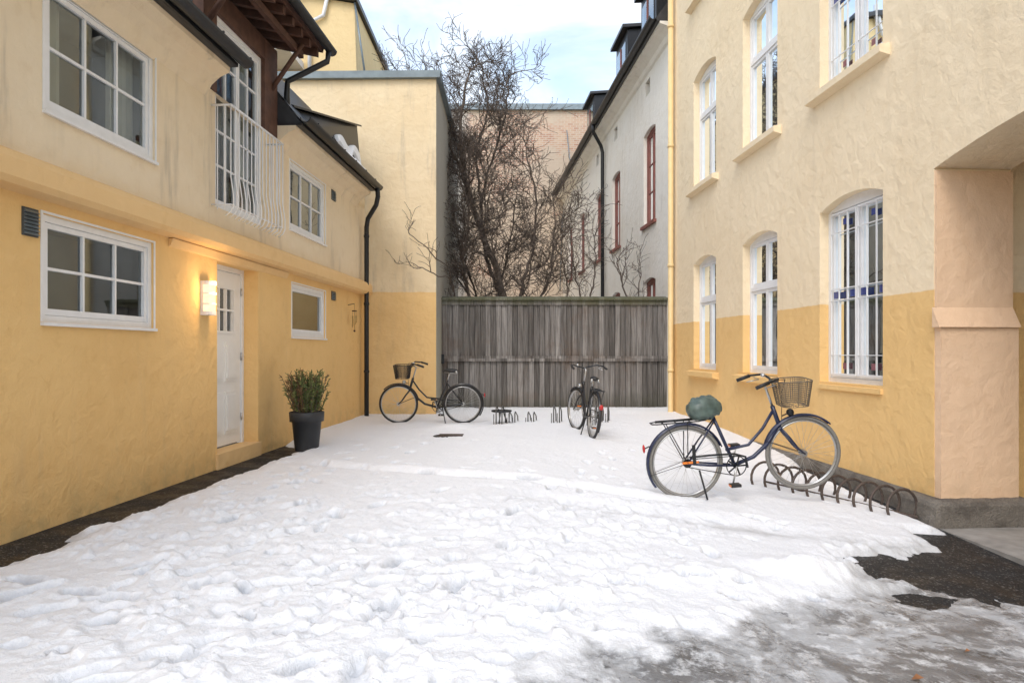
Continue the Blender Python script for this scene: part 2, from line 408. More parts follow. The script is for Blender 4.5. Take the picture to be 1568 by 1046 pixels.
def footfield(X,Y):
    F=np.zeros_like(X); xs_,ys_=X[0],Y[:,0]
    for (fx,fy,a,dp,sc) in foot:
        i0,i1=np.searchsorted(xs_,[fx-.3,fx+.3]); j0,j1=np.searchsorted(ys_,[fy-.3,fy+.3])
        if i1<=i0 or j1<=j0: continue
        x=X[j0:j1,i0:i1]-fx; y=Y[j0:j1,i0:i1]-fy
        p=(x*math.cos(a)+y*math.sin(a))/(.125*sc); q=(-x*math.sin(a)+y*math.cos(a))/(.055*sc if sc>.65 else .085*sc)
        p=p+.25*np.sin(q*1.7+fx*9); rr=np.sqrt(p*p+q*q)+.45*(fbm(x+fx,y+fy,14,2,77)-.5)
        F[j0:j1,i0:i1]+=-dp*1.1*sstep(rr,1.12,.74)+dp*.14*np.exp(-((rr-1.35)/.22)**2)
    return F*sstep(Y,12,8)
def snowz(X,Y):
    ice=icemask(X,Y); b=baremask(X,Y)
    near=sstep(Y,9.5,5)
    h=.072+.04*(fbm(X,Y,.5,3,1)-.5)+.022*(fbm(X,Y,1.7,3,2)-.5)
    tr=sstep(fbm(X,Y,.8,3,71),.38,.60)
    rough=.013*(fbm(X,Y,5.5,4,4,.6)-.5)+.012*(fbm(X,Y,13,3,5,.6)-.5)+.009*(fbm(X,Y,31,2,15)-.5)
    h+=rough*(.5+1.6*near*(.25+.75*tr))
    t=np.clip((X-.3)/3.0,0,1); ly=3.62+1.32*t+.3*(fbm(X,Y,1.2,2,91)-.5)
    h+=sstep(X,.0,1.0)*sstep(X,3.3,2.5)*.085*np.exp(-((Y-ly)/.18)**2)*np.clip(2.6*fbm(X,Y,3.2,3,8)-.6,0,1.5)
    cl=fbm(X,Y,7,3,44,.6); h+=.026*sstep(cl,.61,.72)*near*tr
    ty=7.6-.42*(X+2.2); h-=.035*np.exp(-((Y-ty)/.08)**2)*sstep(X,-2.5,-2)*sstep(X,1.8,1.2)
    h+=.022*np.exp(-((Y-ty-.2)/.10)**2)*sstep(X,-2.5,-2)*sstep(X,1.8,1.2)
    ty=5.9-.28*(X-.3); h-=.045*np.exp(-((Y-ty)/.20)**2)*sstep(X,-.2,.3)*sstep(X,2.6,2)
    h+=.07*np.exp(-(((X+.95)/.40)**2+((Y-11.0)/.3)**2))
    h+=np.maximum(footfield(X,Y),-.075)*(1-ice)
    h=h*(1-ice)+ice*(.018+.016*(fbm(X,Y,2.5,4,9)-.5)+.020*(fbm(X,Y,11,3,6,.6)-.5))
    h=np.maximum(h,.010)
    k=sstep(b,.02,-.20)**.8; h=h*k-.02*(1-sstep(b,.03,-.04))
    h+=.05*sstep(Y,13.3,14.3)
    return gz(X,Y)+h
def pitmask(X,Y):  # depth mask for the slush grey and shade painted into footprints
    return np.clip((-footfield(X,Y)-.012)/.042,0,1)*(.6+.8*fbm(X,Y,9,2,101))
def dirt(X,Y):
    i=icemask(X,Y); b=baremask(X,Y)
    tr=.55*np.exp(-((Y-(5.75-.25*(X-.3)))/.22)**2)*sstep(X,-.2,.6)*sstep(X,3.2,2.6)
    tr+=.35*np.exp(-((Y-(7.6-.42*(X+2.2)))/.07)**2)*sstep(X,-2.5,-2)*sstep(X,1.8,1.2)
    return np.clip(sstep(b,-.20,0)*.55+4*i*(1-i)*.45+tr+.5*sstep(X,2.6,3.2)*sstep(Y,6,5.2)+.30*sstep(fbm(X,Y,1.3,4,55),.50,.70)*sstep(Y,8,4),0,1)
ys=[.6]
while ys[-1]<31: ys.append(ys[-1]*1.0047)
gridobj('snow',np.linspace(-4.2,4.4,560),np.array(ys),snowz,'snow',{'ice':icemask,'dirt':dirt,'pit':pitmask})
mb=MB()
for (x,y,s) in ((1.75,2.95,.03),(-.15,8.1,.03),(2.2,3.3,.015),(1.05,4.9,.012)):
    z=gzs(x,y)+.035; mb.face([(x-s,y-.3*s,z),(x-.2*s,y-.8*s,z+.008),(x+s,y-.1*s,z+.003),(x+.3*s,y+.7*s,z+.012)],'leaf')
mb.obj('dead_leaves')

# ------------------------------------------------------------------ LEFT HOUSE
H=empty('yellow_house')
mb=MB()
W_UL=(4.99,6.37,3.07,4.06); W_LL=(4.97,6.35,1.52,2.31); DR=(7.55,8.60,.17,2.32,0,.2)
W_LR=(9.70,11.12,1.52,2.28); W_UR=(9.63,11.12,3.04,4.01); FD=(7.51,8.75,2.90,5.05)
wall(mb,FL,-2,13.45,-.5,4.15,[W_UL,W_LL,DR,W_LR,W_UR,(7.51,8.75,2.90,4.15)],'plL',.07)
mb.prism(FL,[(-.02,2.40),(.13,2.42),(.165,2.46),(.165,2.58),(.14,2.63),(-.02,2.70)],-2,13.40,'plLedge')
mb.prism(FL,[(-.01,2.31),(.02,2.33),(.045,2.398),(-.01,2.398)],6.6,9.5,'plLedge')
for a,b in ((-2,7.30),(9.15,12.9)):
    mb.prism(FL,[(-.01,4.02),(.02,4.06),(.07,4.15),(.16,4.23),(.27,4.28),(.27,4.33),(-.01,4.33)],a,b,'plL')
    mb.prism(FL,[(-.9,4.33),(.33,4.33),(.34,4.37),(-.9,5.9),(-1.0,5.9)],a,b,'roof')
    mb.box(FL,a,b,-.2,.36,4.332,4.372,'black')
mb.face([FL(12.9,0,4.1),FL(13.45,0,4.1),FL(13.45,0,4.6),FL(12.9,0,4.6)],'plE')
mb.obj('walls',H)
mb=MB()
for a,b in ((-2,7.38),(9.1,12.95)):
    prof=[(.42+.075*math.cos(t),4.42+.075*math.sin(t)) for t in [math.pi+math.pi*i/10 for i in range(11)]]
    prof+= [(.42+.062*math.cos(t),4.42+.062*math.sin(t)) for t in [2*math.pi-math.pi*i/10 for i in range(11)]]
    mb.prism(FL,prof,a,b,'black',True)
    u=a+.3
    while u<b: mb.box(FL,u,u+.02,.30,.50,4.42,4.435,'black'); u+=.6
for a,b in ((-2,7.3),(9.15,12.9)):
    for k in range(11):
        t=k/11; w=.34-1.24*t; z=4.372+1.53*t
        mb.prism(FL,[(w+.015,z+.012),(w-.11,z+.16),(w-.12,z+.13)],a,b,'roof')
u0,u1,z0,z1=9.6,12.85,4.72,5.55
mb.hexa([FL(u0,.12,4.45),FL(u1,.12,4.45),FL(u1,-.9,4.45),FL(u0,-.9,4.45),FL(u0,.02,z0),FL(u1,.02,z1),FL(u1,-.9,z1+.25),FL(u0,-.9,z0+.25)],'black')
mb.hexa([FL(u0-.05,.09,z0),FL(u1+.06,.09,z1),FL(u1+.06,-.9,z1+.25),FL(u0-.05,-.9,z0+.25),FL(u0-.05,.09,z0+.03),FL(u1+.06,.09,z1+.03),FL(u1+.06,-.9,z1+.28),FL(u0-.05,-.9,z0+.28)],'black')
mb.obj('roof',H)
mb=MB()
for (u0,u1,w,z,h) in ((11.0,12.7,.24,4.46,.16),(10.0,10.9,.25,4.46,.08)):
    n=30
    for i in range(n):
        a=u0+(u1-u0)*i/n;b=u0+(u1-u0)*(i+1)/n
        ha=h*(.5+.6*math.sin(math.pi*i/n)+.25*random.random())
        mb.prism(FL,[(w+.12,z-.02),(w+.13,z+ha*.5),(w+.03,z+ha),(w-.12,z+ha*.9),(w-.12,z-.02)],a,b,'snow',True)
n=34
for i in range(n):
    a=11.35+1.3*i/n;b=11.35+1.3*(i+1)/n; zt=4.90+.10*i/n+.05*math.sin(i*.3); zb=zt-.12-.16*abs(math.sin(i*.15))
    mb.prism(FL,[(.13,zb),(.17,zb+.03),(.13,zt),(.05,zt)],a,b,'snow',True)
mb.obj('roof_snow',H)
mb=MB()
for a,b in ((7.22,7.51),(8.75,9.15)):
    mb.box(FL,a,b,-.10,.02,4.15,5.3,'brown')
mb.box(FL,7.22,9.15,-.12,.018,5.05,5.32,'brown')
mb.box(FL,7.20,7.26,-1.3,-.1,4.15,5.3,'brown'); mb.box(FL,9.11,9.17,-1.3,-.1,4.15,5.3,'brown')
for k in range(5): mb.box(FL,9.17,9.185,-1.2,.0,4.4+.18*k,4.56+.18*k,'brown')
for k in range(9):
    u=7.0+k*.29; mb.prism(FL,[(-1.3,5.75),(.50,5.33),(.50,5.43),(-1.3,5.86)],u,u+.07,'brown')
mb.prism(FL,[(-1.3,5.87),(.52,5.44),(.54,5.50),(-1.3,5.94)],6.9,9.5,'brown')
mb.prism(FL,[(-1.3,5.945),(.55,5.505),(.57,5.55),(-1.3,6.0)],6.85,9.55,'roof')
prof=[(.62+.07*math.cos(t),5.50+.07*math.sin(t)) for t in [math.pi+math.pi*i/8 for i in range(9)]]+[(.62+.058*math.cos(t),5.50+.058*math.sin(t)) for t in [2*math.pi-math.pi*i/8 for i in range(9)]]
mb.prism(FL,prof,6.85,9.6,'black',True)
mb.tube([FL(9.45,.62,5.45),FL(9.45,.60,5.3),FL(9.35,.3,5.1),FL(9.3,.10,4.98),FL(9.3,.09,4.8),FL(9.3,.1,4.45)],.04,'black',10)
for a in (7.26,9.0):
    mb.tube([FL(a,.0,4.75),FL(a,.42,5.34)],.035,'brown',6)
mb.box(FL,7.0,7.08,.0,.45,4.95,5.05,'brown'); mb.box(FL,6.9,9.2,.30,.36,5.24,5.33,'brown')
mb.obj('dormer',H)
window('upper_window',H,FL,*W_UL,-.02,1,3,2,.05,interior='greyin',curtain='curtain*',cover=(0,1))
window('lower_window',H,FL,*W_LL,-.02,1,3,2,.05,interior='greyin')
window('lower_window_far',H,FL,*W_LR,-.02,1,1,1,.06,interior='greyin')
window('upper_window_far',H,FL,*W_UR,-.02,1,3,2,.05,interior='greyin')
window('french_door',H,FL,*FD,-.03,2,2,5,.055,interior='greyin',curtain='curtain*')
mb=MB()
for (a,b,c,d) in (W_UL,W_LL,W_LR,W_UR):
    mb.box(FL,a-.02,b+.02,-.04,.03,c-.028,c-.003,'white')
    mb.box(FL,a-.02,a-.002,-.02,.008,c,d+.02,'white'); mb.box(FL,b+.002,b+.02,-.02,.008,c,d+.02,'white'); mb.box(FL,a-.002,b+.002,-.02,.006,d+.003,d+.02,'white')
mb.obj('window_trim',H)
mb=MB(); a,b,c,d=7.56,8.59,.17,2.32; w=-.2
mb.box(FL,a,a+.05,w-.05,w+.02,c,d,'white'); mb.box(FL,b-.05,b,w-.05,w+.02,c,d,'white'); mb.box(FL,a+.05,b-.05,w-.05,w+.017,d-.06,d,'white')
la,lb,lc,ld=a+.055,b-.055,c+.02,d-.065
wx=(la+.2,lb-.2,1.55,2.05)
mb.box(FL,la,wx[0],w-.045,w,lc,ld,'door'); mb.box(FL,wx[1],lb,w-.045,w,lc,ld,'door')
mb.box(FL,wx[0],wx[1],w-.045,w,lc,wx[2],'door'); mb.box(FL,wx[0],wx[1],w-.045,w,wx[3],ld,'door')
mb.face([FL(wx[0],w-.03,wx[2]),FL(wx[1],w-.03,wx[2]),FL(wx[1],w-.03,wx[3]),FL(wx[0],w-.03,wx[3])],'glass')
mb.box(FL,wx[0]-.1,wx[1]+.1,w-.30,w-.28,wx[2]-.1,wx[3]+.1,'dark')
for z in (wx[2]-.11,wx[3]+.10): mb.box(FL,wx[0]-.1,wx[1]+.1,w-.279,w-.05,z,z+.01,'dark')
for u in (wx[0]-.11,wx[1]+.10): mb.box(FL,u,u+.01,w-.279,w-.05,wx[2]-.1,wx[3]+.1,'dark')
for k in (1,2): u=wx[0]+(wx[1]-wx[0])*k/3; mb.box(FL,u-.012,u+.012,w-.028,w+.006,wx[2],wx[3],'door')
zz=(wx[2]+wx[3])/2; mb.box(FL,wx[0],wx[1],w-.027,w+.004,zz-.012,zz+.012,'door')
for u in (wx[0]-.03,wx[1]): mb.box(FL,u,u+.03,w,w+.014,wx[2]-.03,wx[3]+.03,'door')
for z in (wx[2]-.03,wx[3]): mb.box(FL,wx[0],wx[1],w,w+.012,z,z+.03,'door')
for (p,q,r,s) in ((la+.12,(la+lb)/2-.04,.95,1.42),((la+lb)/2+.04,lb-.12,.95,1.42),(la+.12,(la+lb)/2-.04,.32,.82),((la+lb)/2+.04,lb-.12,.32,.82)):
    mb.box(FL,p,q,w,w+.012,r,s,'door'); mb.box(FL,p+.04,q-.04,w+.012,w+.026,r+.04,s-.04,'door')
mb.tube([FL(la+.07,w,1.22),FL(la+.07,w+.05,1.22),FL(la+.18,w+.055,1.22)],.011,'chrome',8); mb.box(FL,la+.045,la+.095,w,w+.008,1.10,1.30,'chrome')
for z in (.45,1.2,2.0): mb.tube([FL(lb+.004,w+.012,z),FL(lb+.004,w+.012,z+.09)],.012,'chrome',8)
mb.obj('entrance_door',H)
mb=MB(); mb.box(FL,7.52,8.63,-.20,.03,-.3,.172,'plLedge'); mb.obj('door_step',H)
mb=MB(); a,b=7.42,8.84; fo=.22; z0,z1=2.80,3.98
for z,r in ((z1,.014),(z0+.10,.009)):
    mb.tube([FL(a,0,z),FL(a,fo,z),FL(b,fo,z),FL(b,0,z)],r,'white',8)
n=14
for i in range(n+1):
    u=a+(b-a)*i/n
    mb.tube([FL(u,fo,z1),FL(u,fo,z0+.4),FL(u,fo+.03,z0+.2),FL(u,fo+.03,z0+.08),FL(u,fo,z0+.02),FL(u,fo-.06,z0-.02)],.007,'white',6)
for u in (a,b):
    for w in (.07,.15): mb.tube([FL(u,w,z1),FL(u,w,z0+.05)],.007,'white',6)
mb.obj('balcony_railing',H)
mb=MB()
mb.tube([FL(12.8,.42,4.40),FL(12.85,.42,4.22),FL(12.95,.36,4.08),FL(13.1,.16,3.85),FL(13.15,.12,3.7),FL(13.15,.12,2.0),FL(13.15,.12,.0)],.045,'black',12)
for z in (3.5,2.2,.9): mb.tube([FL(13.15,.12,z),FL(13.15,.12,z+.05)],.055,'black',12)
mb.obj('downpipe',H)
mb=MB()
def vent(u0,u1,z0,z1):
    mb.box(FL,u0,u1,-.02,.012,z0,z1,'darkin'); n=int((z1-z0)/.028)
    for k in range(n):
        z=z0+.012+k*(z1-z0-.02)/n; mb.prism(FL,[(.012,z),(.034,z),(.012,z+.02)],u0+.01,u1-.01,'flash')
vent(4.775,4.92,2.12,2.32); vent(11.42,11.62,3.85,4.02); vent(11.42,11.62,2.17,2.32)
mb.obj('wall_vents',H)

L=empty('wall_lamp'); mb=MB(); u=7.27
mb.box(FL,u-.075,u+.075,0,.03,1.69,2.05,'white')
prof=[(.03+.09*math.sin(t),.075*math.cos(t)) for t in [math.pi*i/10 for i in range(11)]]
for k in range(10):
    p,q=prof[k],prof[k+1]
    mb.face([FL(u+p[1],p[0],1.73),FL(u+q[1],q[0],1.73),FL(u+q[1],q[0],2.01),FL(u+p[1],p[0],2.01)],'lampglass',True)
for z in (1.69,1.80,1.91,2.01):
    h=.04 if z in (1.69,2.01) else .018
    for k in range(10):
        p,q=prof[k],prof[k+1]
        mb.hexa([FL(u+p[1]*1.08,.03,z),FL(u+q[1]*1.08,.03,z),FL(u+q[1]*1.08,q[0]*1.06,z),FL(u+p[1]*1.08,p[0]*1.06,z),FL(u+p[1]*1.08,.03,z+h),FL(u+q[1]*1.08,.03,z+h),FL(u+q[1]*1.08,q[0]*1.06,z+h),FL(u+p[1]*1.08,p[0]*1.06,z+h)],'white')
mb.obj('lamp_body',L)
ld=bpy.data.lights.new('lamp_light','POINT'); ld.energy=9; ld.color=(1,.66,.32); ld.shadow_soft_size=.06
lo=bpy.data.objects.new('lamp_light',ld); lo.location=FL(u,.20,1.95); scene.collection.objects.link(lo); lo.parent=L
mb=MB(); P=lambda du,w,z:FL(12.35+du,w,z)
mb.tube([P(0,0,2.15),P(0,.12,2.17)],.006,'black',6); mb.tube([P(0,.12,2.17),P(0,.12,2.05)],.002,'black',4); mb.ellipsoid(P(0,.12,2.04),(.05,.05,.012),'brown')
for k in range(5):
    a=k*1.257; q=Vector(P(0,.12,2.03))+Vector((.04*math.cos(a),.04*math.sin(a),0)); mb.tube([q,q-Vector((0,0,.08))],.0015,'black',4); mb.tube([q-Vector((0,0,.08)),q-Vector((0,0,.2+.03*k))],.007,'brass',6)
mb.tube([P(0,.12,2.03),P(0,.12,1.68)],.0015,'black',4); mb.ellipsoid(P(0,.12,1.68),(.02,.02,.02),'brown')
mb.obj('wind_chime')

# ------------------------------------------------------------------ END BLOCK
E=empty('plaster_outbuilding'); mb=MB()
mb.face([(-9,13.5,-.3),(-1.5,13.5,-.3),(-1.5,13.5,6.72),(-9,13.5,6.66)],'plE')
mb.face([(-1.5,13.5,-.3),(-1.5,19,-.3),(-1.5,19,6.72),(-1.5,13.5,6.72)],'plES')
mb.face([(-9,19,-.3),(-1.5,19,-.3),(-1.5,19,6.72),(-9,19,6.66)],'plES'); mb.face([(-9,13.5,6.66),(-1.5,13.5,6.72),(-1.5,19,6.72),(-9,19,6.66)],'roof')
mb.obj('walls',E)
mb=MB(); mb.hexa([(-9,13.4,6.63),(-1.42,13.4,6.69),(-1.42,13.75,6.69),(-9,13.75,6.63),(-9,13.38,6.76),(-1.40,13.38,6.82),(-1.40,13.75,6.82),(-9,13.75,6.76)],'flash')
mb.box(ID,-1.6,-1.40,13.76,19,6.73,6.80,'flash'); mb.obj('coping',E)

# ------------------------------------------------------------------ YELLOW NEIGHBOUR
N=empty('yellow_apartment_building'); mb=MB()
mb.hexa([(-14,20,0),(-4.25,20,0),(-4.25,30,0),(-14,30,0),(-14,20,13),(-4.62,20,11.5),(-4.62,30,11.5),(-14,30,13)],'plN')
mb.obj('walls',N)
mb=MB(); mb.hexa([(-14,19.8,13.0),(-4.5,19.8,11.5),(-4.5,30,11.5),(-14,30,13),(-14,19.8,13.15),(-4.5,19.8,11.65),(-4.5,30,11.65),(-14,30,13.15)],'roof')
mb.tube([(-4.24,19.95,9),(-4.6,19.95,11.5)],.03,'flash',6); mb.obj('roof',N)
mb=MB(); mb.box(ID,-8.2,-6.1,18.6,20,9.55,9.75,'white'); mb.box(ID,-8.2,-6.1,18.6,18.66,10.6,10.7,'white')
for k in range(16): mb.box(ID,-8.15+k*.13,-8.11+k*.13,18.61,18.65,9.75,10.6,'white')
mb.box(ID,-8.0,-6.5,19.0,20,10.9,12.5,'white'); mb.tube([(-5.9,19.9,9),(-5.9,19.9,10.9),(-5.5,19.9,11.1),(-5.3,19.9,12)],.06,'white',8)
mb.obj('white_balcony',N)

# ------------------------------------------------------------------ BRICK BUILDING
B=empty('brick_building'); mb=MB()
mb.box(ID,-4.6,6.0,30,38,-.3,11.9,'brick'); mb.obj('walls',B)
mb=MB(); mb.box(ID,-4.7,6.1,29.85,38.1,11.9,12.15,'flash'); mb.obj('coping',B)
mb=MB(); mb.tube([(2.1,29.9,4),(2.2,29.9,7),(2.55,29.9,9.5),(2.4,29.9,11.0)],.02,'flash',6); mb.obj('cable',B)

# ------------------------------------------------------------------ WHITE HOUSE
Wh=empty('white_house'); mb=MB()
ops=[(15.44,16.46,4.30,6.53,.08),(18.95,19.97,4.25,6.40,.08),(21.5,22.5,4.25,6.4,.08),(24.6,25.6,4.25,6.4,.08),(27.4,28.3,4.25,6.4,.08),
     (15.44,16.46,.9,3.03,.08),(18.95,19.97,.9,3.0,.08),(21.5,22.5,.9,3.0,.08),(24.6,25.6,.9,3,.08),(15.9,16.3,7.35,7.7),(19.3,19.7,7.35,7.7),(22.0,22.4,7.35,7.7),(25,25.4,7.35,7.7)]
wall(mb,FW,14.05,29.9,-.3,8.05,ops,'plW',.16)
mb.prism(FW,[(-.01,7.82),(.05,7.86),(.08,7.95),(.18,8.02),(.30,8.05),(.30,8.10),(-.01,8.10)],14.05,29.9,'plW')
mb.obj('walls',Wh)
for o in ops:
    if o[3]>7:
        mb=MB(); mb.box(FW,o[0],o[1],-.2,-.12,o[2],o[3],'dark'); mb.obj('attic_vent',Wh)
    else:
        window('window',Wh,FW,o[0],o[1],o[2],o[3],-.08,2,1,3,.07,.03,mat='redwin',interior='greyin')
        mb=MB(); mb.box(FW,o[0]-.08,o[1]+.08,-.08,.07,o[2]-.07,o[2]-.003,'redwin'); mb.obj('sill',Wh)
mb=MB()
mb.prism(FW,[(.36,8.10),(.38,8.16),(-1.6,10.9),(-8,10.9),(-8,8.1)],14.05,29.9,'roof')
prof=[(.44+.08*math.cos(t),8.2+.08*math.sin(t)) for t in [math.pi+math.pi*i/8 for i in range(9)]]+[(.44+.065*math.cos(t),8.2+.065*math.sin(t)) for t in [2*math.pi-math.pi*i/8 for i in range(9)]]
mb.prism(FW,prof,14.05,29.95,'black',True)
for u in (15.2,17.9,22.5):
    mb.hexa([FW(u,.05,8.3),FW(u+1.3,.05,8.3),FW(u+1.3,-2,8.3),FW(u,-2,8.3),FW(u,.05,9.75),FW(u+1.3,.05,9.75),FW(u+1.3,-2,9.95),FW(u,-2,9.95)],'black')
    mb.box(FW,u+.15,u+1.15,.05,.07,8.55,9.5,'glass'); mb.box(FW,u+.62,u+.68,.07,.09,8.55,9.5,'redwin')
    mb.hexa([FW(u-.1,.2,9.76),FW(u+1.4,.2,9.76),FW(u+1.4,-2,9.96),FW(u-.1,-2,9.96),FW(u-.1,.2,9.84),FW(u+1.4,.2,9.84),FW(u+1.4,-2,10.04),FW(u-.1,-2,10.04)],'roof')
mb.obj('roof',Wh)
mb=MB(); mb.tube([FW(20.6,.44,8.15),FW(20.65,.44,7.95),FW(20.9,.15,7.6),FW(20.9,.1,7.4),FW(20.9,.1,0)],.055,'black',10); mb.obj('downpipe',Wh)

# ------------------------------------------------------------------ RIGHT BUILDING
R=empty('apartment_building'); mb=MB()
G=[(6.90,8.13,.95,3.05,.11),(9.23,10.38,.99,3.02,.11),(11.49,12.61,.99,3.0,.11)]
U=[(6.90,8.13,4.40,6.50,.11),(9.23,10.38,4.36,6.45,.11),(11.49,12.61,4.32,6.38,.11)]
T=[(6.90,8.13,7.75,9.7,.11),(9.23,10.38,7.75,9.7,.11),(11.49,12.61,7.75,9.7,.11)]
PS=(2.6,6.147,-.6,3.16,.21,.72)
wall(mb,FR,-1,13.97,-.6,11.5,G+U+T+[PS],'plR',.17)
mb.face([FR(13.97,0,-.5),FR(13.97,-8,-.5),FR(13.97,-8,11.5),FR(13.97,0,11.5)],'plR')
mb.obj('walls',R)
mb=MB()
mb.box(FR,6.125,6.1465,-.73,-.004,-.5,2.93,'plJ')
mb.prism(lambda w,u,z:FR(u,w,z),[(6.124,1.70),(6.03,1.52),(6.124,1.52)],-.73,.035,'plJ')
mb.box(FR,6.06,6.124,-.73,-.003,-.5,1.518,'plJ')
mb.face([FR(6.4,-.72,-.5),FR(6.4,-7,-.5),FR(6.4,-7,3.4),FR(6.4,-.72,3.4)],'plR')
mb.face([FR(6.147,-.73,-.5),FR(6.4,-.73,-.5),FR(6.4,-.73,3.4),FR(6.147,-.73,3.4)],'plJ')
mb.face([FR(2.0,-.72,-.5),FR(2.0,-7,-.5),FR(2.0,-7,3.4),FR(2.0,-.72,3.4)],'plR')
mb.face([FR(2.0,-.72,3.3),FR(6.4,-.72,3.3),FR(6.4,-7,3.3),FR(2.0,-7,3.3)],'plJ')
mb.face([FR(2.0,-7,-.5),FR(6.4,-7,-.5),FR(6.4,-7,3.3),FR(2.0,-7,3.3)],'plJ')
mb.obj('passage',R)
mb=MB()
def rough_box(u0,u1,w0,w1,z0,z1,nu,nw,nz,amp):
    def J(u,w,z):
        x,y,q=FR(u,w,z); k=lambda s:(math.sin(x*13+s)*math.sin(y*11+s*2)*math.sin(q*17+s*3)+.5*math.sin(x*37+q*29+s))*amp
        e=.018*sum([abs(w-w1)<1e-6,abs(z-z1)<1e-6,abs(u-u0)<1e-6]); e=e if e>.02 else 0
        return (x+k(1)+e*.5,y+k(2)+e*.5,q+k(3)*.6-e*.6)
    G_=lambda A,B,f:[[mb.face([f(A[i],B[j]),f(A[i+1],B[j]),f(A[i+1],B[j+1]),f(A[i],B[j+1])],'stone',True) for j in range(len(B)-1)] for i in range(len(A)-1)]
    us=[u0+(u1-u0)*i/nu for i in range(nu+1)];ws=[w0+(w1-w0)*i/nw for i in range(nw+1)];zs=[z0+(z1-z0)*i/nz for i in range(nz+1)]
    G_(us,ws,lambda a,b:J(a,b,z1)); G_(us,zs,lambda a,b:J(a,w1,b)); G_(ws,zs,lambda a,b:J(u0,a,b))
rough_box(5.95,6.42,-.76,.14,-.5,0.0,8,16,10,.010)
rough_box(6.42,10.8,-.02,.05,-.5,0.0,60,2,8,.008); mb.obj('plinth',R)
mb=MB()
for o in G[1:]+U+T: mb.prism(FR,[(-.14,o[2]-.002),(.11,o[2]-.045),(.11,o[2]-.12),(.0,o[2]-.15),(-.14,o[2]-.15)],o[0]-.12,o[1]+.16,'plR')
mb.prism(FR,[(-.14,G[0][2]-.002),(.03,G[0][2]-.03),(.03,G[0][2]-.08),(-.14,G[0][2]-.08)],G[0][0],G[0][1],'plR')
mb.obj('sills',R)
for o in (G[1:]): window('window',R,FR,*o[:4],-.11,2,1,[1,1],.055,.06,curtain='curtg*',transom=.64,interior='darkin')
for o in U[1:]+T: window('window',R,FR,*o[:4],-.11,2,1,[1,1],.055,.06,curtain='curtain*',transom=.64,interior='darkin')
def grille(o,nm):
    window(nm,R,FR,*o[:4],-.11,2,1,1,.05,.07,curtain='curtain+',interior='darkin')
    mb=MB(); a,b,c,d=o[0]+.06,o[1]-.06,o[2]+.06,o[3]-.13; w=-.095
    m=(a+b)/2
    for (p,q) in ((a+.03,m-.02),(m+.02,b-.03)):
        for k in range(0,4):
            u=p+(q-p)*k/3; t=.008 if k in (0,3) else .005
            mb.box(FR,u-t,u+t,w-.008,w+.006,c+.03,d-.02,'white')
        for fz,t in ((.0,.009),(.12,.004),(.46,.005),(.53,.005),(.88,.004),(1,.009)):
            z=c+.03+(d-c-.05)*fz; mb.box(FR,p,q,w-.006,w+.0085,z-t,z+t,'white')
        zc=c+.03+(d-c-.05)*.495
        for k in (0,2):
            u0=p+(q-p)*k/3+.022;u1=p+(q-p)*(k+1)/3-.022
            mb.box(FR,u0,u1,w-.022,w-.018,zc-.04,zc+.04,'bluegl')
        for zc2 in (c+.13,d-.13):
            mb.box(FR,(p+q)/2-.035,(p+q)/2+.035,w-.022,w-.018,zc2-.035,zc2+.035,'redgl' if zc2<c+.5 else 'bluegl')
    mb.obj(nm+'_grille',R)
grille(G[0],'leaded_window'); grille(U[0],'leaded_window_upper')
mb=MB()
mb.tube([FR(13.72,.09,11),FR(13.72,.09,.12),FR(13.70,.16,-.02)],.055,'pipeY',12)
for z in (.9,3.0,5.4,7.8): mb.tube([FR(13.72,.09,z),FR(13.72,.09,z+.06)],.066,'pipeY',12)
mb.obj('downpipe',R)
mb=MB()
mb.box(FR,2.2,5.94,-6,.10,-.6,-.235,'concrete'); mb.obj('passage_floor',R)

# ------------------------------------------------------------------ FENCE
mb=MB(); Y=14.6; x=-1.6; i=0
while x<3.38:
    wd=.115; off=.022 if i%2 else 0
    for (zb,zt) in ((1.21,2.43),(-.2,1.11)):
        j=random.uniform(-.006,.006); g=random.uniform(.003,.009); x1=min(x+wd-g,3.4); tl=random.uniform(-.004,.004)
        mb.hexa([(x,Y-.022-off+j,zb),(x1,Y-.022-off+j+tl,zb),(x1,Y-off+j,zb),(x,Y-off+j,zb),(x+tl,Y-.022-off-j,zt),(x1+tl,Y-.022-off-j,zt),(x1+tl,Y-off-j,zt),(x+tl,Y-off-j,zt)],'fence')
    x+=wd; i+=1
mb.box(ID,-1.6,3.4,Y-.085,Y+.02,1.10,1.215,'fence')
mb.hexa([(-1.62,Y-.12,2.40),(3.42,Y-.12,2.40),(3.42,Y+.08,2.42),(-1.62,Y+.08,2.42),(-1.62,Y-.12,2.44),(3.42,Y-.12,2.44),(3.42,Y+.08,2.49),(-1.62,Y+.08,2.49)],'fence')
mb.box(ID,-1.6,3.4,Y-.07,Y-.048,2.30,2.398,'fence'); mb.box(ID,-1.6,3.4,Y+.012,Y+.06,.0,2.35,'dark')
mb.box(ID,-1.56,-1.44,Y-.12,Y-.09,1.05,1.25,'black')
mb.obj('wooden_fence')

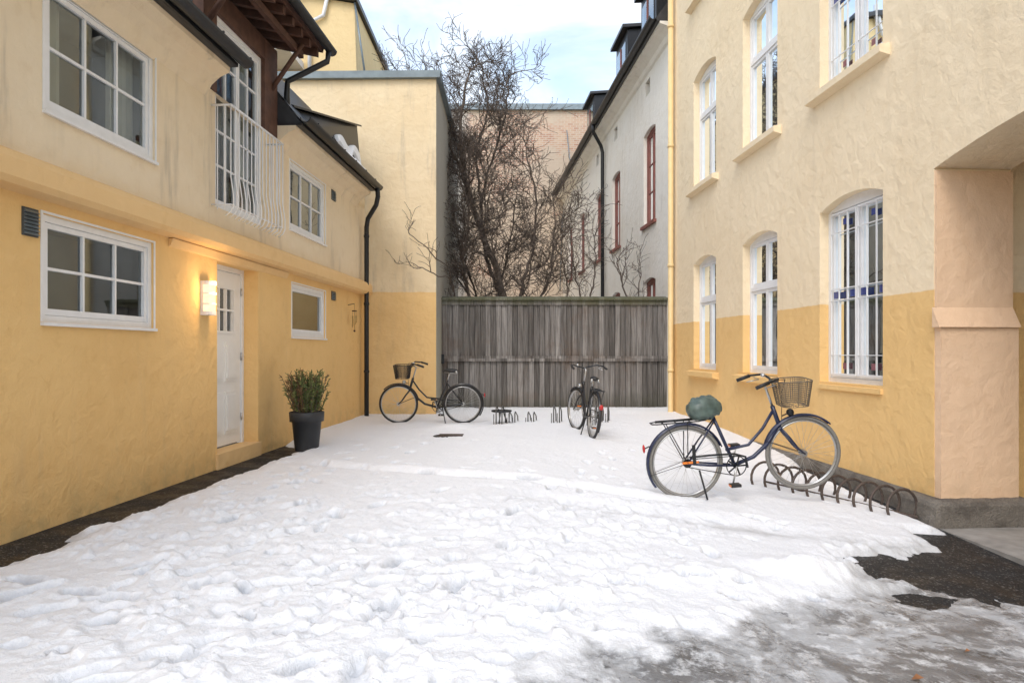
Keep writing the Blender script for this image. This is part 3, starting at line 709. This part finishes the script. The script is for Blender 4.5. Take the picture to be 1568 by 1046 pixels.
# ------------------------------------------------------------------ TREES
def rot(d,ang):
    ax=Vector((random.gauss(0,1),random.gauss(0,1),random.gauss(0,1))); ax=(ax-d*ax.dot(d))
    if ax.length<1e-4: ax=d.orthogonal()
    return (Matrix.Rotation(ang,3,ax.normalized())@d).normalized()
def limb(mb,pts,r0,r1,n=7):
    P=[Vector(p) for p in pts]; out=[]
    for i in range(len(P)-1):
        p0=P[max(i-1,0)];p1=P[i];p2=P[i+1];p3=P[min(i+2,len(P)-1)]
        for k in range(6):
            t=k/6; out.append(.5*((2*p1)+(p2-p0)*t+(2*p0-5*p1+4*p2-p3)*t*t+(3*p1-p0-3*p2+p3)*t**3)+Vector((random.uniform(-.03,.03),random.uniform(-.03,.03),random.uniform(-.02,.02))))
    out.append(P[-1]); N=len(out); R=[r0+(r1-r0)*(i/(N-1))**.8 for i in range(N)]
    mb.tube(out,R,'bark',n); return out,R
def grow(mb,p,d,r,Ln,lvl,curl,up,rmin):
    n=8 if lvl>0 else 6; seg=Ln/n
    pts=[p.copy()]; dirs=[d.copy()]; drift=Vector((random.gauss(0,1),random.gauss(0,1),random.gauss(0,1)))*curl
    for i in range(n):
        drift=drift*.65+Vector((random.gauss(0,1),random.gauss(0,1)*.8,random.gauss(0,.8)))*curl
        d=(d+drift+Vector((0,0,up))).normalized(); p=p+d*seg; pts.append(p.copy()); dirs.append(d.copy())
    R=[max(rmin,r*(1-.72*i/n)) for i in range(n+1)]
    mb.tube(pts,R,'bark',5 if lvl>1 else 3,caps=False)
    if lvl<=0: return
    nc={3:7,2:9,1:6}[lvl]
    for k in range(nc):
        t=.12+.86*(k+random.random()*.8)/nc; i=min(int(t*n),n-1)
        grow(mb,pts[i].lerp(pts[i+1],t*n-i),rot(dirs[i],random.uniform(.4,.95)),R[i]*.6,Ln*random.uniform(.40,.66),lvl-1,curl*1.15,up,rmin)
def tree(name,limbs,curl=.16,up=.10,dens=1.0,blen=1.5,lvl=2,rmin=.0055):
    mb=MB()
    for pts,r0,r1 in limbs:
        o,R=limb(mb,pts,r0,r1); n=int(len(o)*dens*.62)
        for k in range(n):
            t=.20+.8*(k+random.random())/n; i=min(int(t*(len(o)-1)),len(o)-2)
            if o[i].z<1.7: continue
            dd=(o[i+1]-o[i]).normalized()
            grow(mb,o[i],rot(dd,random.uniform(.4,1.1)),min(max(R[i]*.5,.012),.024),blen*random.uniform(.5,1.15)*(1.15-.4*t),lvl,curl,up,rmin)
        grow(mb,o[-1],(o[-1]-o[-2]).normalized(),r1,blen*.8,lvl,curl,up,rmin)
    return mb.obj(name)
ty=16.5
tree('bare_tree',[
 ([(-.05,ty,0),(-.22,ty,2.6),(-.75,ty+.1,4.3),(-1.14,ty,5.5),(-1.22,ty-.1,6.9),(-1.05,ty,8.0)],.115,.022),
 ([(-.30,ty,2.8),(-.62,ty+.4,3.6),(-.75,ty+.6,5.0),(-.45,ty+.7,6.3),(-.15,ty+.5,7.3),(-.1,ty+.3,8.0)],.055,.016),
 ([(-.9,ty,4.7),(-1.3,ty-.3,5.8),(-1.85,ty-.5,6.8),(-2.15,ty-.4,7.5)],.042,.014),
 ([(-.75,ty+.6,5.0),(-.9,ty+.5,6.2),(-.6,ty+.4,7.2),(-.75,ty+.3,8.3)],.038,.014),
 ([(.1,ty+.2,0),(.2,ty+.3,2.6),(.5,ty+.5,3.8),(.6,ty+.5,5.0),(.35,ty+.4,6.2)],.06,.016),
 ([(-.3,ty,0),(-.95,ty-.1,2.4),(-1.15,ty-.4,3.4),(-1.0,ty-.6,4.5),(-1.35,ty-.5,5.6)],.055,.016),
 ([(.2,ty,0),(.65,ty,2.4),(.95,ty+.2,3.3),(1.05,ty+.3,4.6)],.045,.014),
 ([(-.1,ty+.6,0),(-.35,ty+.9,2.4),(-.1,ty+1.0,3.8),(.1,ty+1.1,5.2)],.045,.014),
 ([(-.5,ty+.8,0),(-.8,ty+.8,2.4),(-1.3,ty+.9,3.8),(-1.5,ty+.8,5.0)],.04,.013),
],.15,.085,1.15,1.3,2)
tree('bare_shrub',[([(1.6,16.3,0),(1.7,16.3,2.0),(1.5,16.2,3.2),(1.35,16.3,4.4)],.035,.010),([(1.6,16.3,0),(1.85,16.2,2.4),(2.0,16.2,3.4),(1.9,16.1,4.2)],.03,.01),([(1.5,16.3,0),(1.35,16.2,2.4),(1.25,16.2,3.2),(1.0,16.1,3.9)],.03,.01)],.15,.1,1.0,.9,1)
tree('bare_shrub',[([(2.9,16,0),(2.75,16,2.2),(2.55,16,3.0),(2.45,16,3.5)],.03,.01),([(2.9,16,0),(2.95,16,2.3),(3.0,15.9,3.2)],.025,.01)],.13,.12,.9,.75,1)
tree('bare_shrub',[([(-1.2,15.2,0),(-1.3,15.1,2.7),(-1.55,13.25,3.2),(-2.0,13.2,3.6)],.018,.008),([(-1.2,15.2,0),(-1.28,15.0,2.6),(-1.5,13.2,2.8),(-1.9,13.2,3.0)],.018,.008)],.15,.16,.40,.65,1,.0045)

# ------------------------------------------------------------------ BICYCLES
def bicycle(loc,heading,pitch=0,roll=0,frame='bkframe',tyre='rubber',wb=1.09,r=.335,cover=False,basket='basket',rack=True,steer=0,seatz=.93,bsk=True,grip='saddle'):
    root=empty('bicycle')
    root.matrix_world=Matrix.Translation(loc)@Matrix.Rotation(heading,4,'Z')@Matrix.Rotation(-pitch,4,'Y')@Matrix.Rotation(roll,4,'X')
    hb=Vector((wb-.20,0,.60)); ht=Vector((wb-.26,0,.80)); ax=(ht-hb).normalized()
    RS=Matrix.Translation(hb)@Matrix.Rotation(steer,4,ax)@Matrix.Translation(-hb)
    def S(p): return RS@Vector(p)
    def wheel(cx,T,nm):
        mb=MB(); n=48
        ring=lambda rad:[T((cx+rad*math.cos(2*math.pi*i/n),0,r+rad*math.sin(2*math.pi*i/n))) for i in range(n)]
        mb.tube(ring(r-.019),.019,tyre,8,True)
        for s in(-1,1):
            mb.tube([T((cx+(r-.043)*math.cos(2*math.pi*i/n),.008*s,r+(r-.043)*math.sin(2*math.pi*i/n))) for i in range(n)],.008,'chrome',6,True)
        mb.tube([T((cx,-.05,r)),T((cx,.05,r))],.018,'chrome',8)
        for s in (-1,1): mb.tube([T((cx,s*.028,r)),T((cx,s*.034,r))],.03,'chrome',12)
        for k in range(32):
            a=2*math.pi*k/32; s=1 if k%2 else -1; b=a+(.6 if (k//2)%2 else -.6)
            mb.tube([T((cx+.026*math.cos(b),s*.031,r+.026*math.sin(b))),T((cx+(r-.045)*math.cos(a),0,r+(r-.045)*math.sin(a)))],.0012,'chrome',3,caps=False)
        mb.obj(nm,root)
        mb=MB()
        a0,a1=((20,215) if nm=='rear_wheel' else (45,170)); m=26; rr=r+.018
        for i in range(m):
            q=[]
            for t in (a0+(a1-a0)*i/m,a0+(a1-a0)*(i+1)/m):
                t=math.radians(t); q.append([T((cx+(rr+dz)*math.cos(t),y,r+(rr+dz)*math.sin(t))) for y,dz in ((-.028,-.014),(-.02,.0),(0,.006),(.02,.0),(.028,-.014))])
            for k in range(4): mb.face([q[0][k],q[0][k+1],q[1][k+1],q[1][k]],frame,True)
        te=math.radians(a1-12 if nm!='rear_wheel' else 195)
        for s in (-1,1): mb.tube([T((cx,s*.055,r)),T((cx+rr*math.cos(te),s*.026,r+rr*math.sin(te)))],.0028,'black',4)
        mb.obj(nm.replace('wheel','fender'),root)
    I=lambda p:Vector(p)
    wheel(0,I,'rear_wheel'); wheel(wb,S,'front_wheel')
    bb=(.45,0,.285); st=(.27,0,.76)
    mb=MB()
    mb.tube([bb,st],.016,frame,10); mb.tube([hb,ht],.021,frame,10)
    mb.tube([hb+Vector((.0,0,.03)),(wb-.33,0,.45),(wb-.46,0,.345),bb],.019,frame,10)
    mb.tube([ht-Vector((0,0,.05)),(wb-.36,0,.60),(wb-.50,0,.46),(.375,0,.43)],.014,frame,10)
    mb.tube([(.45,-.035,.285),(.45,.035,.285)],.024,frame,10)
    for s in (-1,1):
        mb.tube([(.42,s*.03,.287),(.2,s*.055,.31),(0,s*.06,r)],.010,frame,8); mb.tube([(.285,s*.02,.72),(.14,s*.05,.53),(0,s*.06,r)],.008,frame,8)
    mb.obj('frame',root)
    mb=MB()
    mb.tube([S(hb),S(hb-ax*.03)],.022,frame,8)
    for s in(-1,1): mb.tube([S(hb-ax*.02+Vector((0,s*.03,0))),S((wb-.13,s*.05,.50)),S((wb-.06,s*.053,.40)),S((wb,s*.055,r))],[.013,.012,.010,.008],frame,8)
    mb.obj('fork',root)
    mb=MB(); sp=ht+ax*.20
    mb.tube([S(ht),S(sp),S(sp+Vector((.05,0,.03)))],.012,'chrome',8)
    cb=sp+Vector((.05,0,.03))
    bar=[(-.20,-.28,.0),(-.10,-.27,.035),(.0,-.20,.05),(.03,-.10,.02),(0,0,0),(.03,.10,.02),(.0,.20,.05),(-.10,.27,.035),(-.20,.28,.0)]
    mb.tube([S(cb+Vector(p)) for p in bar],.011,'black',8)
    for s in(-1,1):
        mb.tube([S(cb+Vector((-.10,s*.27,.035))),S(cb+Vector((-.22,s*.282,-.005)))],.017,grip,8)
        mb.tube([S(cb+Vector((-.07,s*.25,.02))),S(cb+Vector((-.03,s*.22,.0))),S(cb+Vector((-.14,s*.245,-.02)))],.005,'chrome',5)
        mb.tube([S(cb+Vector((-.02,s*.2,.04))),S(cb+Vector((.10,s*.1,.03))),S(cb+Vector((.10,0,-.10))),S(hb+Vector((.02,0,.05)))],.003,'black',4)
    mb.ellipsoid(S(cb+Vector((-.02,.13,.05))),(.025,.025,.018),'chrome')
    mb.obj('handlebar',root)
    mb=MB(); mb.ellipsoid(S(hb+Vector((.10,0,.13))),(.035,.035,.035),'chrome' if frame=='bkframe' else 'black'); mb.tube([S(hb+Vector((.10,0,.13))),S(hb+Vector((.02,0,.10)))],.006,'black',5)
    mb.ellipsoid((-r-.035,0,.50),(.012,.03,.04),'red',8,6); mb.tube([(-r-.03,0,.50),(-r+.02,0,.52)],.006,'black',5)
    mb.obj('lights',root)
    mb=MB(); mb.tube([st,(.225,0,seatz-.05)],.012,'chrome',8)
    def shp(p):
        t=(p[0]+.13)/.26; wdt=1.0-.68*max(0,min(1,t))**.8; return [p[0],p[1]*wdt,p[2]*(1 if p[2]>0 else .5+.5*(1-t))]
    if cover:
        def sc(p):
            t=(p[0]+.16)/.32; q=[p[0],p[1]*(1-.45*max(0,min(1,t))),p[2]]
            n=.010*math.sin(q[0]*55+q[2]*40)*math.sin(q[1]*60+q[0]*25)+.006*math.sin(q[1]*110+q[2]*70)
            if q[2]<0: q[2]=q[2]*(1.0-.35*t)
            return [q[0]*(1+n*2),q[1]*(1+n*5)+n,q[2]+n]
        mb.ellipsoid((.20,0,seatz-.05),(.165,.125,.12),'cover',34,22,sc)
    else:
        mb.ellipsoid((.215,0,seatz-.02),(.135,.095,.04),'saddle',18,10,shp)
        for s in(-1,1):
            mb.tube([(.11,s*.05,seatz-.07),(.11,s*.05,seatz-.02)],.018,'chrome',8)
            mb.tube([(.12,s*.05,seatz-.07),(.32,s*.015,seatz-.045)],.004,'chrome',5)
    mb.obj('saddle',root)
    mb=MB(); n=30
    mb.tube([(bb[0]+.09*math.cos(2*math.pi*i/n),-.048,bb[2]+.09*math.sin(2*math.pi*i/n)) for i in range(n)],.005,'black',5,True)
    for k in range(5):
        a=k*2*math.pi/5; mb.tube([(bb[0],-.048,bb[2]),(bb[0]+.09*math.cos(a),-.048,bb[2]+.09*math.sin(a))],.008,'black',4)
    mb.tube([(bb[0],-.048,bb[2]+.092),(0,-.048,r+.035)],.004,'black',4); mb.tube([(bb[0],-.048,bb[2]-.092),(0,-.048,r-.035)],.004,'black',4)
    mb.tube([(bb[0]+.10,-.058,bb[2]-.02),(bb[0]+.085,-.058,bb[2]+.08),(bb[0]-.02,-.058,bb[2]+.115),(.2,-.058,r+.06),(.02,-.058,r+.055)],.010,'black',6)
    mb.tube([(0,-.055,r),(0,-.04,r)],.04,'black',14)
    mb.tube([(bb[0],-.06,bb[2]),(bb[0]-.05,-.075,bb[2]-.155)],.009,'chrome',6); mb.tube([(bb[0],.06,bb[2]),(bb[0]+.05,.075,bb[2]+.155)],.009,'chrome',6)
    for s,px,pz in((-1,-.05,-.155),(1,.05,.155)):
        c=(bb[0]+px,s*.125,bb[2]+pz); mb.box(ID,c[0]-.045,c[0]+.045,min(s*.085,s*.165),max(s*.085,s*.165),c[2]-.012,c[2]+.012,'saddle')
        for e in(-1,1): mb.box(ID,c[0]+e*.046-.003,c[0]+e*.046+.003,s*.125-.03,s*.125+.03,c[2]-.008,c[2]+.008,'orange')
    mb.tube([(.36,.03,.28),(.30,.10,.02)] if not cover else [(.10,-.07,.28),(.14,-.13,.02)],.009,'black',6)
    if cover: mb.box(ID,.045,.075,-.075,-.067,r-.01,r+.17,'black'); mb.box(ID,-.05,.10,-.072,-.066,r+.0,r+.02,'orange')
    mb.obj('drivetrain',root)
    if rack:
        mb=MB(); z=.725
        for s in(-1,1):
            mb.tube([(.24,s*.03,z+.01),(.12,s*.065,z),(-.26,s*.065,z),(-.30,s*.04,z)],.006,'black',6)
            mb.tube([(-.18,s*.065,z),(0,s*.068,r)],.005,'black',5); mb.tube([(0.02,s*.065,z),(0,s*.068,r)],.005,'black',5)
        mb.tube([(-.30,-.04,z),(-.30,.04,z)],.006,'black',6)
        for x in (-.2,-.08,.05): mb.tube([(x,-.065,z),(x,.065,z)],.005,'black',5)
        mb.tube([(.12,0,z+.012),(-.26,0,z+.012)],.012,'black',5)
        mb.obj('luggage_rack',root)
    if bsk:
        mb=MB(); c=cb+Vector((.19,0,-.11)); hz=.115
        def ringp(t):
            a=.115+.035*t; b=.145+.035*t; q=[]
            for i in range(48):
                th=2*math.pi*i/48; cs,sn=math.cos(th),math.sin(th); e=.45
                q.append(S(c+Vector((a*abs(cs)**e*(1 if cs>0 else -1),b*abs(sn)**e*(1 if sn>0 else -1),-hz+2*hz*t))))
            return q
        rings=[ringp(i/12) for i in range(13)]
        for i,q in enumerate(rings): mb.tube(q,.006 if i==12 else .0028,basket,4,True)
        for k in range(48): mb.tube([rings[i][k] for i in (0,4,8,12)],.0028,basket,4,caps=False)
        for k in range(0,24,2): mb.tube([rings[0][k],rings[0][(47-k+1)%48]],.0028,basket,3,caps=False)
        mb.tube([S(c+Vector((-.13,0,.05))),S(cb)],.006,'black',5)
        mb.obj('basket',root)
    return root
def sz(x,y,extra=.045): return gzs(x,y)+extra
bicycle((1.62,6.28,-.055),D2R(2),D2R(4.4),D2R(3),'blframe','gumrub',1.09,.345,True,'basket',True,D2R(-4),.87)
bicycle((-.86,12.0,.045),D2R(180),0,D2R(-4),'bkframe','rubber',1.13,.345,False,'black',False,0,.95)
bicycle((1.17,10.0,.02),D2R(97),D2R(.5),D2R(5),'bkframe','rubber',1.08,.345,False,'black',True,D2R(12),.90,bsk=False)

# ------------------------------------------------------------------ RACKS
mb=MB(); A=Vector((2.62,7.15,0)); Bv=Vector((3.56,6.02,0)); dd=(Bv-A); Ln=dd.length; dd.normalize(); nn=Vector((-dd.y,dd.x,0))
pts=[];turns=10;R0=.18
for i in range(turns*22+1):
    t=i/(turns*22); a=2*math.pi*turns*t; p=A+dd*(Ln*t+.09*math.cos(a))+nn*(R0*math.cos(a))
    p.z=gzs(p.x,p.y)+.11+.18*math.sin(a); pts.append(p)
mb.tube(pts,.013,'rust',7)
mb.tube([(A+nn*.05+Vector((0,0,sz(A.x,A.y,.07)))),(Bv+nn*.05+Vector((0,0,sz(Bv.x,Bv.y,.06))))],.014,'rust',7)
mb.obj('bicycle_rack')
mb=MB()
for x,y,k in ((-.22,11.6,1.0),(.0,11.9,.5),(.33,12.0,.45),(.77,11.8,1.0),(1.35,11.5,1.0),(1.62,11.9,.9)):
    for dx in (-.05,.05):
        h=.10+.25*k
        mb.tube([(x+dx,y,.0),(x+dx,y,h),(x+dx+.01,y+.03,h+.03),(x+dx+.05,y+.2,h*.75),(x+dx+.06,y+.3,.0)],.011,'galv',6)
        mb.tube([(x+dx-.04,y-.02,.0),(x+dx-.04,y-.02,h*.7)],.008,'galv',5)
mb.obj('bicycle_rack')
mb=MB(); mb.lathe((-.18,11.75,.0),[(.0,.30),(.17,.30),(.18,.285),(.17,.27),(.0,.27)],'black',20)
for k in range(3):
    a=k*2.1; mb.tube([(-.18+.03*math.cos(a),11.75+.03*math.sin(a),.27),(-.18+.12*math.cos(a),11.75+.12*math.sin(a),.0)],.009,'black',6)
mb.obj('garden_stool')
mb=MB(); mb.lathe((-.90,10.05,.0),[(.0,.070),(.20,.070),(.26,.066),(.27,.02)],'asphalt',24)
for k in range(6): mb.box(ID,-1.08,-.72,9.92+k*.05,9.94+k*.05,.072,.080,'rust')
mb.obj('drain_cover')

# ------------------------------------------------------------------ POTTED PLANT
P=empty('potted_plant'); px,py=-2.66,8.85; pz=.02
mb=MB(); mb.lathe((px,py,pz),[(0,0),(.135,0),(.15,.02),(.185,.38),(.215,.385),(.222,.50),(.212,.51),(.200,.505),(.195,.46),(0,.46)],'pot',32); mb.obj('pot',P)
mb=MB(); mb.lathe((px,py,pz),[(.19,.462),(.1,.475),(0,.48)],'soil',20); mb.obj('soil',P)
mb=MB()
for k in range(120):
    a=random.uniform(0,6.28); rr=random.uniform(0,.16); b=Vector((px+rr*math.cos(a),py+rr*math.sin(a),pz+.46))
    tilt=random.uniform(.0,.50); L_=random.uniform(.26,.54)*(1-.15*tilt)
    d=Vector((math.cos(a)*math.sin(tilt),math.sin(a)*math.sin(tilt),math.cos(tilt)))
    pts=[b+d*L_*t+Vector((0,0,.05*t*t)) for t in (0,.35,.7,1)]
    mb.tube(pts,[.006,.005,.004,.002],'bark',4,caps=False)
    br=random.choice(['leafA','leafA','leafC','leafB'])
    for j in range(60):
        t=random.uniform(.15,1.04); c=b+d*L_*t+Vector((0,0,.05*t*t))
        q=rot(d,random.uniform(.3,1.4)); s_=random.uniform(.025,.05)
        side=q.cross(Vector((random.gauss(0,1),random.gauss(0,1),random.gauss(0,1)))).normalized()*.0075
        mb.face([c-side,c+side,c+q*s_+side*.4,c+q*s_-side*.4],br if random.random()<.8 else random.choice(['leafB','leafC','leafA']))
mb.obj('foliage',P)

# ------------------------------------------------------------------ WORLD, SUN, CAMERA
w=bpy.data.worlds.new('World'); scene.world=w; w.use_nodes=True; nt=w.node_tree; nt.nodes.clear()
out=nt.nodes.new('ShaderNodeOutputWorld'); bg=nt.nodes.new('ShaderNodeBackground'); sky=nt.nodes.new('ShaderNodeTexSky')
sky.sky_type='NISHITA'; sky.sun_disc=False; sky.sun_elevation=D2R(48); sky.sun_rotation=D2R(200); sky.air_density=1; sky.dust_density=1.0
tc=nt.nodes.new('ShaderNodeTexCoord'); mp=nt.nodes.new('ShaderNodeMapping'); mp.inputs['Scale'].default_value=(1,1,2.6); mp.inputs['Rotation'].default_value=(0,.35,0)
no=nt.nodes.new('ShaderNodeTexNoise'); no.inputs['Scale'].default_value=2.6; no.inputs['Detail'].default_value=7; no.inputs['Roughness'].default_value=.55; no.inputs['Distortion'].default_value=.6
mr=nt.nodes.new('ShaderNodeMapRange'); mr.interpolation_type='SMOOTHSTEP'; mr.inputs[1].default_value=.42; mr.inputs[2].default_value=.74; mr.inputs[3].default_value=.10; mr.inputs[4].default_value=.95
gain=nt.nodes.new('ShaderNodeMix'); gain.data_type='RGBA'; gain.blend_type='MULTIPLY'; gain.inputs[0].default_value=1; gain.inputs[7].default_value=(3.1,2.8,2.45,1)
mx=nt.nodes.new('ShaderNodeMix'); mx.data_type='RGBA'; mx.inputs[7].default_value=(11.0,11.3,11.6,1)
nt.links.new(tc.outputs['Generated'],mp.inputs[0]); nt.links.new(mp.outputs[0],no.inputs[0]); nt.links.new(no.outputs[0],mr.inputs[0]); nt.links.new(mr.outputs[0],mx.inputs[0])
nt.links.new(sky.outputs[0],gain.inputs[6]); nt.links.new(gain.outputs[2],mx.inputs[6]); nt.links.new(mx.outputs[2],bg.inputs[0]); bg.inputs[1].default_value=.133; nt.links.new(bg.outputs[0],out.inputs[0])
sd=bpy.data.lights.new('sun','SUN'); sd.energy=1.2; sd.angle=D2R(22); sd.color=(1,.975,.94); so=bpy.data.objects.new('sun',sd); so.rotation_euler=(D2R(42),0,D2R(-20)); scene.collection.objects.link(so)
cd=bpy.data.cameras.new('camera'); cd.lens=24; cd.sensor_width=36; cd.shift_y=.0102; cd.clip_end=1000; cd.clip_start=.05
co=bpy.data.objects.new('camera',cd); co.location=(0,0,1.3); co.rotation_euler=(D2R(90),0,0); scene.collection.objects.link(co); scene.camera=co
scene.view_settings.view_transform='Standard'; scene.view_settings.look='None'; scene.view_settings.exposure=0
